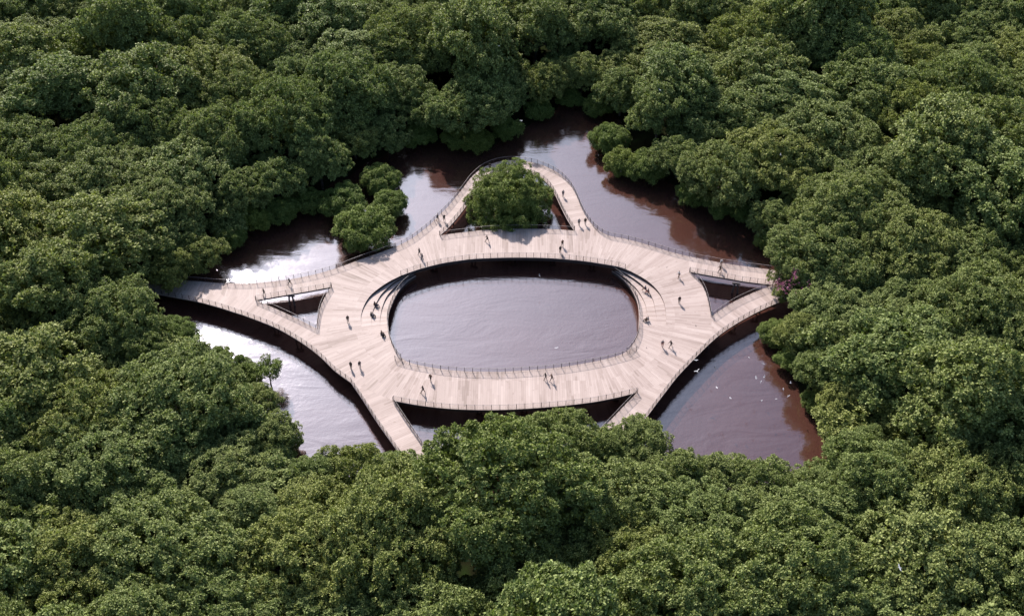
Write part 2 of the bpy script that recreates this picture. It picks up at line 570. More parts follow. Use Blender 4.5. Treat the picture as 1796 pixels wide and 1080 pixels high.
def inset(pts, d, side=None):
    """shift a polyline sideways onto the deck"""
    nn = []
    for i in range(len(pts)):
        a = pts[max(i - 1, 0)]; c = pts[min(i + 1, len(pts) - 1)]
        tt = c - a; tt.z = 0
        tt = tt.normalized() if tt.length > 1e-6 else Vector((1, 0, 0))
        nn.append(Vector((-tt.y, tt.x, 0)))
    if side is None:
        sc = 0
        for p, n_ in zip(pts, nn):
            sc += (1 if on_deck(p.x + n_.x * 0.6, p.y + n_.y * 0.6) else 0) - (1 if on_deck(p.x - n_.x * 0.6, p.y - n_.y * 0.6) else 0)
        side = 1 if sc >= 0 else -1
    return [p + n_ * d * side for p, n_ in zip(pts, nn)]


# ------------------------------------------------------------------ the boardwalk
bw = empty('boardwalk', (pc.x, pc.y, 0))
tag(bw, 'pale timber boardwalk ringing an oval pond, with walkways reaching into the forest', 'boardwalk')
off = -Vector(bw.location)


def keep(o):
    """child built in world coordinates: keep it where it stands"""
    o.parent = bw
    o.matrix_parent_inverse = Matrix.Translation(off)
    return o


sections = [
    ('main_deck', PARTS[0], uv_main, M['planks']),
    ('walkway_deck', PARTS[1], uv_refs(N.seg(0, iA), S.seg(0, iS)), M['planks_walk']),
    ('walkway_deck', PARTS[2], uv_refs(WI.all()), M['planks_walk']),
    ('walkway_deck', PARTS[3], uv_refs(N.seg(iB, 49), E.seg(0, iE0)), M['planks_walk']),
    ('walkway_deck', PARTS[4], uv_refs(LWl.all()), M['planks_walk']),
    ('walkway_deck', PARTS[5], uv_refs(E.seg(iE1, 16)), M['planks_walk'])]
for nm, (poly, hole), f, mm in sections:
    keep(deck_section(poly, hole, f, mm, None, nm))

# edge beams
closed_T = T12.all() + T23.all()[1:] + T31.all()[1:]
closed_W = W12.all() + WI.all()[1:]
closed_H = H12.all() + H23.all()[1:] + H31.all()[1:]
beam_runs = [N.all(), S.all() + LWl.all()[1:], closed_T, closed_W, closed_H, E.all(), list(reversed(LWr.all())) + F.all()[1:] + LEl.all()[1:],
             BL.all() + FAR.all()[1:] + BR.all()[1:], NEAR.all()]
for run_i, run in enumerate(beam_runs):
    pts = inset(run, 0.14)
    mb = MB()
    dp = 0.85 if run_i in (7, 8) else 0.62 if run_i == 6 else 0.42
    L = inset(run, 0.07); Rr = inset(run, 0.22)
    n = len(run)
    for p, q in zip(L, Rr):
        mb.v += [Vector((p.x, p.y, DZ - 0.13)), Vector((p.x, p.y, DZ - dp)), Vector((q.x, q.y, DZ - dp)), Vector((q.x, q.y, DZ - 0.13))]
    for i in range(n - 1):
        for k in range(4):
            k2 = (k + 1) % 4
            mb.f.append((i * 4 + k, i * 4 + k2, i * 4 + 4 + k2, i * 4 + 4 + k))
    mb.f += [(0, 3, 2, 1), tuple((n - 1) * 4 + k for k in range(4))]
    keep(mb.build('edge_beam', M['beam']))

# seating terraces: three shallow steps that sink towards the far end
DROPS = (0.0, 0.58, 0.98, 1.38)


def resample_n(ctrl, n):
    c = []
    w_ = [Vector((x, y, 0)) for x, y in ctrl]
    for i in range(len(w_) - 1):
        p0 = w_[max(i - 1, 0)]; p1 = w_[i]; p2 = w_[i + 1]; p3 = w_[min(i + 2, len(w_) - 1)]
        for k in range(8):
            q = k / 8
            c.append(0.5 * ((2 * p1) + (p2 - p0) * q + (2 * p0 - 5 * p1 + 4 * p2 - p3) * q * q + (3 * p1 - p0 - 3 * p2 + p3) * q ** 3))
    c.append(w_[-1])
    L = sum((b2 - a).length for a, b2 in zip(c, c[1:]))
    return resample(c, L / n)[:n + 1]


NT = 48


def sink(q):
    return max(0.0, min(1.0, q / 0.62)) ** 1.15


left_lines = [
    [(634.8, 582), (633.6, 569), (633.3, 553.3), (638.5, 535.6), (648.9, 519), (663.7, 506), (683, 493.3), (703.7, 483), (724, 475.5)],
    [(651, 584), (651.5, 573), (651.9, 552), (659.3, 532.6), (669.6, 514.8), (689, 496.5), (706, 486.5), (725, 478.5)],
    [(667, 585), (666.4, 572), (666.8, 558), (670.4, 538.5), (678.5, 519.3), (691.9, 504), (709.6, 489.5), (727, 481)],
    [(683, 586), (680.7, 567), (681.5, 552), (686, 537), (693.3, 520.7), (702, 507), (711.9, 496), (720, 489.5), (730, 483.5)]]
right_lines = [
    [(1168, 572), (1168.3, 556), (1167.4, 543), (1163.7, 528), (1156.3, 513.3), (1143, 498.5), (1126.7, 486.7), (1108.9, 477), (1086, 469)],
    [(1152.5, 572), (1151.5, 558), (1149.6, 544.4), (1146.7, 529.6), (1140, 514.8), (1128, 501.5), (1119.3, 494), (1104.4, 483.5), (1083, 472.5)],
    [(1136, 572), (1135.5, 558), (1134, 543), (1131, 531), (1125.2, 519.3), (1116.3, 506), (1101.5, 491.5), (1086.7, 480.5), (1078, 475)],
    [(1120, 571), (1120.5, 549), (1117.8, 530), (1109.5, 511), (1097.5, 495), (1083, 481.5), (1073, 475)]]
rims = []
for lines in (left_lines, right_lines):
    rows = []
    for k, ln in enumerate(lines):
        c = resample_n(ln, NT)
        row = []
        for i, q in enumerate(c):
            s_ = i / NT
            z = DZ - DROPS[k] * sink(s_)
            row.append(P(q.x, q.y, z))
        rows.append(row)
    rims.append(rows[3])
    for k in range(1, 4):
        V, Fc = [], []
        n = NT + 1
        outer, inner = rows[k - 1], rows[k]
        for i in range(n):
            z = inner[i].z
            V += [Vector((outer[i].x, outer[i].y, z)), inner[i].copy(), Vector((inner[i].x, inner[i].y, z - 0.13)), Vector((outer[i].x, outer[i].y, z - 0.13))]
        for i in range(NT):
            a = i * 4; c = a + 4
            Fc += [(a, a + 1, c + 1, c), (a + 1, a + 2, c + 2, c + 1), (a + 2, a + 3, c + 3, c + 2)]
        o = mesh_obj('seating_step', V, Fc, M['planks_walk'])
        # make sure the tread looks up
        if o.data.polygons[0].normal.z < 0: o.data.flip_normals()
        uvl = o.data.uv_layers.new(name='planks')
        for pol in o.data.polygons:
            for li in pol.loop_indices:
                co = o.data.vertices[o.data.loops[li].vertex_index].co
                uvl.data[li].uv = uv_main(co, co)
        keep(o)
        # riser
        V, Fc = [], []
        for i in range(n):
            V += [Vector((outer[i].x, outer[i].y, outer[i].z - (0.13 if k == 1 else 0.0))), Vector((outer[i].x, outer[i].y, inner[i].z - 0.02))]
        V2_, F2_ = [], []
        din = (Vector((inner[NT // 2].x, inner[NT // 2].y, 0)) - Vector((outer[NT // 2].x, outer[NT // 2].y, 0))).normalized() * 0.012
        for i in range(n):
            top = outer[i].z - 0.05; bot = min(inner[i].z + 0.0, top - 0.001)
            for dd in (din, -din * 4):
                V2_ += [Vector((outer[i].x, outer[i].y, top)) + dd, Vector((outer[i].x, outer[i].y, bot)) + dd]
        for i in range(NT):
            a = i * 4; c = a + 4
            if outer[i + 1].z - inner[i + 1].z < 0.06: continue
            F2_ += [(a, a + 1, c + 1, c), (a + 2, c + 2, c + 3, a + 3), (a, c, c + 2, a + 2), (a + 1, a + 3, c + 3, c + 1)]
        keep(mesh_obj('step_riser', V2_, F2_, M['beam']))
    # beam under the lowest rim
    mb = MB()
    rim = rows[3]
    cen = P(902, 548)
    for p in rim:
        d = Vector((p.x - cen.x, p.y - cen.y, 0)).normalized()
        q0, q1 = p + d * 0.07, p + d * 0.25
        mb.v += [Vector((q0.x, q0.y, p.z - 0.13)), Vector((q0.x, q0.y, p.z - 0.8)), Vector((q1.x, q1.y, p.z - 0.8)), Vector((q1.x, q1.y, p.z - 0.13))]
    for i in range(len(rim) - 1):
        for k in range(4):
            k2 = (k + 1) % 4
            mb.f.append((i * 4 + k, i * 4 + k2, i * 4 + 4 + k2, i * 4 + 4 + k))
    keep(mb.build('edge_beam', M['beam']))

# railings
post_count = 0


def railing(run, inset_d=0.14, H=1.12):
    global post_count
    pts = inset(run, inset_d) if inset_d else run
    posts = resample(pts, 1.45)
    picks = resample(pts, 0.15)
    fine = resample(pts, 0.75)
    base = MB()
    for a, b2 in zip(fine, fine[1:]):
        base.box(a, b2, 0.025, 0.10, 0.125)
    d = Vector((1, 0, 0))
    for i, p in enumerate(picks):
        q = picks[min(i + 1, len(picks) - 1)] - picks[max(i - 1, 0)]
        q.z = 0
        q = q.normalized() * 0.008 if q.length > 0 else d * 0.008
        base.box(p - q, p + q, 0.016, 0.11, H - 0.08)
    r = keep(base.build('railing', M['steel']))
    hb = MB()
    for a, b2 in zip(fine, fine[1:]):
        hb.box(a, b2, 0.045, H - 0.03, H)
    h = hb.build('handrail', M['rail_top'], r)
    allp = []
    for i, p in enumerate(posts):
        q = posts[min(i + 1, len(posts) - 1)] - posts[max(i - 1, 0)]
        q.z = 0
        q = q.normalized() * 0.038 if q.length > 0 else d * 0.038
        allp.append((p, q))
    return r, allp


PA = lambda l: [P(x, y) for x, y in l]
rail_specs = [
    (N.all(), 0.14), (S.all() + LWl.all()[1:], 0.14), (E.all(), 0.14), (F.all(), 0.14),
    (LWr.all(), 0.14), (LEl.all(), 0.14), (T12.all(), 0.14), (T23.all(), 0.14), (T31.all(), 0.14),
    (W12.all(), 0.14), (WI.all(), 0.14), (H12.all(), 0.14), (H23.all(), 0.14), (H31.all(), 0.14), (FAR.all()[:-4], 0.14),
    (Curve([(693, 631.5), (704, 635), (718, 638.6), (744.7, 643.6), (771, 648), (800, 651.2), (829, 653), (870, 653.5), (880, 653.4), (927, 650.4), (970, 646.8), (1010.8, 641.1),
            (1051.5, 633.8), (1082, 626.3), (1102, 620.5), (1116, 615)]).all(), 0.0)]
rails = []
for run, dd in rail_specs:
    rails.append(railing(run, dd))
for k, rim in enumerate(rims):
    cen = P(902, 548)
    pts = [p + Vector((p.x - cen.x, p.y - cen.y, 0)).normalized() * 0.14 for p in rim]
    low = NEAR.seg(0, 3) if k == 0 else NEAR.seg(20, 16)
    low = [p + Vector((p.x - cen.x, p.y - cen.y, 0)).normalized() * 0.14 for p in low]
    rails.append(railing(list(reversed(low))[:-1] + pts, 0.0))
posts = [(r, p, q, proj(p)[2]) for r, ap in rails for p, q in ap]
posts.sort(key=lambda a: -a[3])
single, rest = posts[:100], posts[100:]
for r, p, q, s_ in single:
    mb = MB(); mb.box(p - q, p + q, 0.07, 0, 1.16)
    mb.build('post', M['steel'], r)
by = {}
for r, p, q, s_ in rest: by.setdefault(r.name, (r, []))[1].append((p, q))
for r, lst in by.values():
    mb = MB()
    for p, q in lst: mb.box(p - q, p + q, 0.07, 0, 1.16)
    o = mb.build('post', M['steel'], r); o['kind'] = 'stuff'

# support columns, in leaning pairs under the deck
col_px = [(509, 516), (1292, 495), (345, 512), (420, 515), (480, 552), (590, 500), (600, 600), (655, 470), (620, 545), (700, 455), (760, 440), (830, 432), (900, 430), (970, 430), (1040, 440),
          (1100, 450), (1160, 465), (1200, 500), (1215, 560), (1190, 610), (1140, 640), (1080, 665), (1000, 680), (920, 690), (840, 690), (760, 675), (690, 655), (650, 690), (700, 760),
          (790, 375), (850, 300), (930, 295), (985, 335), (1010, 380), (1290, 548), (1330, 528), (1150, 690), (1240, 590), (520, 578)]
for i, (x, y) in enumerate(col_px):
    p = P(x, y)
    a = rnd.uniform(-0.3, 0.3)
    d = Vector((math.cos(a), math.sin(a), 0))
    mb = MB()
    for s_ in (-1, 1):
        mb.tube(p + d * 0.30 * s_ + Vector((0, 0, -0.3)), p + d * 0.62 * s_ + Vector((0, 0, -DZ - 1.2)), 0.16, 0.18, 10)
    mb.box(p - d * 0.8, p + d * 0.8, 0.3, -0.5, -0.14)
    keep(mb.build('support_column', M['column'], smooth=False))

# ------------------------------------------------------------------ ground and water
shore_px = [(300, 488), (345, 470), (400, 425), (480, 385), (550, 355), (590, 320), (640, 285), (700, 258), (790, 250), (860, 258), (920, 225), (990, 178), (1040, 180), (1085, 215), (1125, 285), (1200, 330),
            (1290, 362), (1340, 400), (1385, 450), (1400, 500), (1395, 540), (1375, 590), (1410, 680), (1440, 740), (1480, 810), (1500, 880), (1400, 900), (1200, 885), (1000, 880), (800, 880), (640, 865),
            (540, 850), (490, 800), (450, 720), (380, 680), (310, 640), (270, 590), (255, 555), (250, 520)]
shore = [P(x, y, 0) for x, y in shore_px]
SX = np.array([[p.x, p.y] for p in shore])


def shore_dist(X, Y):
    """signed distance to the shoreline, positive on land (arrays)"""
    best = np.full(X.shape, 1e9)
    ins = np.zeros(X.shape, bool)
    n = len(SX)
    for i in range(n):
        a = SX[i]; c = SX[(i + 1) % n]
        ab = c - a
        tt = np.clip(((X - a[0]) * ab[0] + (Y - a[1]) * ab[1]) / (ab @ ab), 0, 1)
        best = np.minimum(best, np.hypot(X - a[0] - ab[0] * tt, Y - a[1] - ab[1] * tt))
        cond = ((a[1] > Y) != (c[1] > Y))
        with np.errstate(divide='ignore', invalid='ignore'):
            xi = (c[0] - a[0]) * (Y - a[1]) / (c[1] - a[1]) + a[0]
        ins ^= cond & (X < xi)
    return np.where(ins, -best, best)


axis = np.concatenate([-np.geomspace(2200, 225, 14), np.arange(-220, 220.1, 2.5), np.geomspace(225, 2200, 14)])
GX, GY = np.meshgrid(axis, axis, indexing='xy')
D = shore_dist(GX, GY + 0)
wob = 0.5 * np.sin(GX * 0.21) * np.cos(GY * 0.17) + 0.35 * np.sin(GX * 0.53 + GY * 0.31)
Z = np.clip((D + wob * 2) * 0.28, -1.6, 0.7) + np.clip(D, 0, 200) * 0.004 + 0.12 * wob * (D > 3)
nx = len(axis)
verts = np.stack([GX.ravel(), GY.ravel(), Z.ravel()], 1)
ii = np.arange(nx * nx).reshape(nx, nx)
fc = np.stack([ii[:-1, :-1].ravel(), ii[:-1, 1:].ravel(), ii[1:, 1:].ravel(), ii[1:, :-1].ravel()], 1)
g = mesh_obj('ground', verts.tolist(), fc.tolist(), M['soil'], smooth=True)
tag(g, kind='structure', label='dark forest soil under the trees around the water')
wv = [(-170, -150, 0), (170, -150, 0), (170, 190, 0), (-170, 190, 0)]
wo = mesh_obj('water', wv, [(0, 1, 2, 3)], M['water'])
tag(wo, kind='structure', label='brown calm river water around and inside the boardwalk')


def land_z(x, y):
    d = float(shore_dist(np.array([x]), np.array([y]))[0])
    return max(-0.3, min(0.7, d * 0.28) + max(0, d) * 0.004 - 0.15)


# ------------------------------------------------------------------ trees
def leaves_mesh(name, ros, axes, rng, L, per, m, nfill=0):
    """ros: rosette centres (n,3), axes: their outward directions; each rosette gets `per` pointed leaves"""
    n = len(ros)
    c = np.repeat(ros, per, 0); ax = np.repeat(axes, per, 0)
    k = n * per
    rv = rng.normal(size=(k, 3))
    side = np.cross(ax, rv); side /= np.linalg.norm(side, axis=1)[:, None] + 1e-9
    tilt = rng.uniform(0.55, 1.45, k)[:, None]
    d = side * np.sin(tilt) + ax * np.cos(tilt)
    wd = np.cross(d, ax + 0.35 * rng.normal(size=(k, 3))); wd /= np.linalg.norm(wd, axis=1)[:, None] + 1e-9
    ln = (L * rng.uniform(0.7, 1.25, k))[:, None]
    if nfill: ln[-nfill * per:] *= 1.55
    wf = rng.uniform(0.24, 0.34, k)[:, None] * ln
    c = c + rng.normal(size=(k, 3)) * 0.10
    nrm = np.cross(wd, d)
    base = c + d * ln * 0.08
    tip = c + d * ln - nrm * ln * 0.12
    mid = c + d * ln * 0.55
    V = np.stack([base, mid + wd * wf, tip, mid - wd * wf], 1).reshape(-1, 3)
    me = bpy.data.meshes.new(name)
    me.vertices.add(len(V)); me.vertices.foreach_set('co', V.ravel())
    me.loops.add(k * 4); me.loops.foreach_set('vertex_index', np.arange(k * 4))
    me.polygons.add(k)
    me.polygons.foreach_set('loop_start', np.arange(0, k * 4, 4))
    me.polygons.foreach_set('loop_total', np.full(k, 4))
    me.materials.append(m)
    me.update(calc_edges=True)
    return me


def unit(v): return v / (np.linalg.norm(v, axis=-1, keepdims=True) + 1e-9)


def crown(name, seed, Rr, H, zb, nl, m, L=0.35, dens=9.5, per=7, lobes=None, thin=1.0, lobe_r=(0.26, 0.42), fill=9.0):
    rng = np.random.default_rng(seed)
    cz, hz = (H + zb) / 2, (H - zb) / 2
    if lobes is None:
        lobes = [(np.array([0, 0, cz]), Rr * 0.62)]
        for i in range(nl):
            lr = Rr * rng.uniform(*lobe_r)
            zz = rng.uniform(-0.55, 1.0)
            an = i * 2.39996 + rng.uniform(-0.4, 0.4)
            rr = math.sqrt(max(0, 1 - zz * zz)) * rng.uniform(0.88, 1.08)
            lobes.append((np.array([math.cos(an) * rr * (Rr - lr), math.sin(an) * rr * (Rr - lr), cz + zz * max(0.5, hz - lr * 0.85)]), lr))
    ros, axs = [], []
    for li, (c, lr) in enumerate(lobes):
        ns = int(3.6 * lr * lr * thin) + 8
        dirs = unit(rng.normal(size=(ns * 2, 3)))
        dirs = dirs[dirs[:, 2] > -0.62][:ns]
        lump = lr * (0.78 + 0.34 * rng.random(len(dirs)))
        pos = c + dirs * lump[:, None] * np.array([1, 1, 0.85])
        for d, p in zip(dirs, pos):
            if p[2] < zb * 0.5: continue
            if any(np.linalg.norm(p - c2) < lr2 * 0.78 for j, (c2, lr2) in enumerate(lobes) if j != li): continue
            sr = rng.uniform(0.3, 1.0)
            nr = int(dens * 3.1 * sr * sr) + 3
            dd = unit(rng.normal(size=(nr * 3, 3)) + d * 0.7 + np.array([0, 0, 0.35]))
            dd = dd[dd @ d > -0.35][:nr]
            ros.append(p + dd * (sr * rng.uniform(0.8, 1.05, (len(dd), 1))) * np.array([1, 1, 0.8]))
            axs.append(unit(dd * 0.7 + np.array([0, 0, 0.75])))
    nfill = 0
    if fill:
        fr, fa = [], []
        for c, lr in lobes:
            n_ = int(fill * lr * lr)
            d_ = unit(rng.normal(size=(n_, 3)))
            fr.append(c + d_ * (lr * rng.uniform(0.35, 0.72, (n_, 1))) * np.array([1, 1, 0.85])); fa.append(unit(d_ + np.array([0, 0, 0.6])))
        fr = np.concatenate(fr); fa = np.concatenate(fa)
        k_ = fr[:, 2] > zb * 0.4
        fr, fa = fr[k_], fa[k_]
        nfill = len(fr)
        ros.append(fr); axs.append(fa)
    ros = np.concatenate(ros); axs = np.concatenate(axs)
    return leaves_mesh(name, ros, axs, rng, L, per, m, nfill), lobes


def trunk_mesh(name, lobes, Rr, H, seed, r0=0.3):
    rg = random.Random(seed)
    mb = MB()
    fork = Vector((rg.uniform(-.3, .3), rg.uniform(-.3, .3), H * 0.32))
    mid = Vector((rg.uniform(-.15, .15), rg.uniform(-.15, .15), H * 0.15))
    mb.tube((0, 0, -0.8), (0, 0, 0.15), r0 * 1.6, r0 * 1.15, 8)
    mb.tube((0, 0, 0.15), mid, r0 * 1.15, r0 * 0.95, 8)
    mb.tube(mid, fork, r0 * 0.95, r0 * 0.8, 8)
    for c, lr in lobes[1:]:
        c = Vector(c.tolist())
        k = fork.lerp(c, 0.45) + Vector((rg.uniform(-.4, .4), rg.uniform(-.4, .4), -0.3))
        mb.tube(fork, k, r0 * 0.5, r0 * 0.3, 6)
        mb.tube(k, c, r0 * 0.3, r0 * 0.1, 5)
    me = mb.build('tmp', M['bark'], smooth=True)
    d = me.data; d.name = name
    bpy.data.objects.remove(me)
    return d


PROTO = {}


def proto(key, Rr, H, seed, nl, zb, m, **kw):
    cm, lobes = crown(key + '_crown', seed, Rr, H, zb, nl, m, **kw)
    PROTO.setdefault(key[:-1], []).append((cm, trunk_mesh(key + '_trunk', lobes, Rr, H, seed, 0.32 * Rr / 8), Rr, H))


for i in range(6):
    proto('forest%d' % i, 8.0, 12.5 + (i % 3) * 1.2, 11 + i, 13 + i % 4, 2.0, M['leaf'])
for i in range(3):
    proto('wide%d' % i, 12.0, 15.5, 41 + i, 24 + i, 2.5, M['leaf'], L=0.37, dens=8.4, lobe_r=(0.19, 0.33))
for i in range(4):
    proto('bush%d' % i, 4.6, 5.6, 71 + i, 13, 0.2, M['leaf_bush'], lobe_r=(0.34, 0.48), fill=26, L=0.25, dens=17)
for i in range(2):
    proto('small%d' % i, 5.0, 8.5, 81 + i, 10, 1.2, M['leaf'], L=0.42, dens=6)
# the wide mangrove inside the loop: explicit lobes
isl = [(0, 0, 3.6, 4.8), (-4.6, 1.0, 3.6, 3.2), (-3.4, 3.6, 5.2, 3.0), (-1.2, 4.4, 5.6, 2.8), (5.3, 2.6, 3.6, 2.5), (-5.1, -1.7, 2.8, 2.6), (-2.2, -4.2, 2.9, 2.9), (0.9, 3.2, 6.1, 2.7), (1.6, 5.5, 6.6, 2.3), (3.4, 2.4, 4.7, 2.9), (5.4, 0.3, 3.1, 2.7),
       (4.9, -2.4, 2.6, 2.6), (1.8, -4.8, 2.5, 2.7), (-0.5, -1.4, 6.0, 3.0), (-3.3, -0.2, 5.4, 2.6), (2.4, -0.9, 5.0, 2.7), (-0.4, -5.3, 1.9, 2.1), (3.9, 4.4, 3.4, 2.3), (-6.0, 2.2, 2.6, 1.7)]
isl = [(np.array(a[:3]), a[3] * 1.12) for a in isl] + [(np.array((0.0, 0.0, 3.4)), 5.6)]
cm, lb = crown('island_crown', 5, 8, 9, 0.4, 0, M['leaf_bush'], L=0.25, dens=17.0, lobes=isl, fill=26)
PROTO['island'] = [(cm, trunk_mesh('island_trunk', isl, 8, 8, 5, 0.35), 8.0, 9.0)]
# an airy young tree with gaps
air = [(np.array([0, 0, 4.2]), 0.5)]
for i in range(15):
    an = i * 2.4
    rr = 1.5 + 0.9 * ((i * 7) % 5) / 5
    air.append((np.array([math.cos(an) * rr, math.sin(an) * rr, 4.3 + 1.5 * ((i * 3) % 7) / 7]), 0.55))
cm, lb = crown('airy_crown', 9, 3, 6, 2, 0, M['leaf_bush'], L=0.3, dens=4.0, lobes=air, thin=0.2, per=6, fill=0)
PROTO['airy'] = [(cm, trunk_mesh('airy_trunk', air, 3, 6, 9, 0.14), 3.0, 6.3)]

WATER_PX = [(345, 490), (350, 460), (395, 440), (440, 412), (490, 400), (540, 385), (566, 378), (600, 400), (640, 435), (690, 420), (712, 380), (705, 290), (740, 265), (790, 262), (830, 275), (870, 272), (910, 245), (930, 222),
            (970, 200), (1010, 190), (1050, 195), (1040, 240), (1070, 285), (1080, 318), (1120, 325), (1180, 350), (1190, 363), (1240, 378), (1290, 387), (1312, 400), (1325, 430), (1350, 445), (1350, 490), (1378, 522),
            (1335, 572), (1332, 590), (1362, 615), (1385, 650), (1395, 690), (1405, 720), (1425, 760), (1445, 810), (1410, 797), (1330, 790), (1270, 785), (1200, 788), (1183, 765), (1150, 737), (1110, 715), (1040, 735),
            (1000, 712), (960, 704), (850, 722), (795, 745), (752, 785), (745, 800), (690, 778), (640, 772), (600, 765), (560, 778), (530, 794), (532, 770), (520, 740), (500, 705), (495, 670), (440, 650), (420, 625),
            (380, 612), (347, 606), (340, 575), (300, 550), (262, 525), (300, 500)]
placed = []       # (x, y, R, px, py, rpx)
tree_n = 0


def put_tree(kind, x, y, Rw, label, cat, group=None, zs=1.0, z0=None, idx=None, name='forest_tree'):
    global tree_n
    lst = PROTO[kind]
    cm, tm, pr, ph = lst[(tree_n if idx is None else idx) % len(lst)]
    tree_n += 1
    z = land_z(x, y) if z0 is None else z0
    e = empty(name, (x, y, z), rnd.uniform(0, 6.283) if kind != 'island' else 0)
    s_ = Rw / pr
    q_ = rnd.uniform(-0.13, 0.13) if kind in ('forest', 'wide', 'small') else 0
    e.scale = (s_ * (1 + q_), s_ * (1 - q_), s_ * zs)
    tag(e, label, cat, group)
    c = bpy.data.objects.new('crown', cm); C.objects.link(c); c.parent = e
    tk = bpy.data.objects.new('trunk', tm); C.objects.link(tk); tk.parent = e
    return e


def size_of(kind): return PROTO[kind][0][2], PROTO[kind][0][3]


def put_px(kind, cx, cy, rpx, label, cat='tree', group=None, zs=1.0, z0=None, idx=None, name='forest_tree'):
    """crown centre (cx, cy) and radius as traced; the tree is stood on the ground at its own true size"""
    pr, ph = size_of(kind)
    p = P(cx, cy, 5)
    for _ in range(4):
        s_ = proj(p)[2]
        Rw = rpx / s_ / 1.04
        h = Rw / pr * ph * zs
        base = 0.8 if z0 is None else z0
        p = P(cx, cy, base + h * 0.52)
    placed.append((p.x, p.y, Rw, cx, cy, rpx))
    return put_tree(kind, p.x, p.y, Rw, label, cat, group, zs, z0, idx, name)


# island and low waterside mangroves
put_px('island', 893, 347, 74, 'wide rounded green mangrove rising from water inside the boardwalk loop', 'tree', zs=1.04, z0=-0.1, name='mangrove_tree')
G1 = 'low rounded mangroves clustered in the water beside the boardwalk'
put_px('bush', 604, 356, 42, 'leftmost and widest of the four rounded mangroves clustered northwest of the boardwalk', 'shrub', G1, z0=0, idx=0, name='mangrove_shrub')
put_px('bush', 668, 314, 36, 'rounded mangrove farthest back in the cluster of four northwest of the boardwalk', 'shrub', G1, z0=0, idx=1, name='mangrove_shrub')
put_px('bush', 682, 358, 33, 'small rounded mangrove at the right of the clustered four, beside bright water', 'shrub', G1, z0=0, idx=2, name='mangrove_shrub')
put_px('bush', 638, 402, 52, 'round mangrove touching the railing, front one of the cluster of four', 'shrub', G1, z0=0, idx=3, name='mangrove_shrub')
G2 = 'round mangroves jutting into the north channel'
put_px('bush', 1067, 242, 35, 'isolated ball-shaped mangrove at the tip of the right bank of the north channel', 'shrub', G2, z0=0, idx=1, name='mangrove_shrub')
put_px('bush', 1094, 285, 34, 'rounded mangrove just below the ball-shaped one on the north channel', 'shrub', G2, z0=0, idx=0, name='mangrove_shrub')
put_px('bush', 1138, 294, 38, 'dark rounded mangrove overhanging the water between two lighter ones, north channel', 'shrub', G2, z0=0, idx=2, name='mangrove_shrub')
put_px('airy', 471, 654, 26, 'thin airy young tree with gaps in its crown, standing on the southwest bank', 'tree', z0=0.2, name='young_tree')
put_px('bush', 420, 628, 8, 'tiny tufted bush poking up beside the airy young tree', 'shrub', z0=3.4, name='small_bush')
put_px('bush', 302, 586, 40, 'dark rounded bush under the west walkway on the near bank', 'shrub', z0=0, idx=1, name='mangrove_shrub')

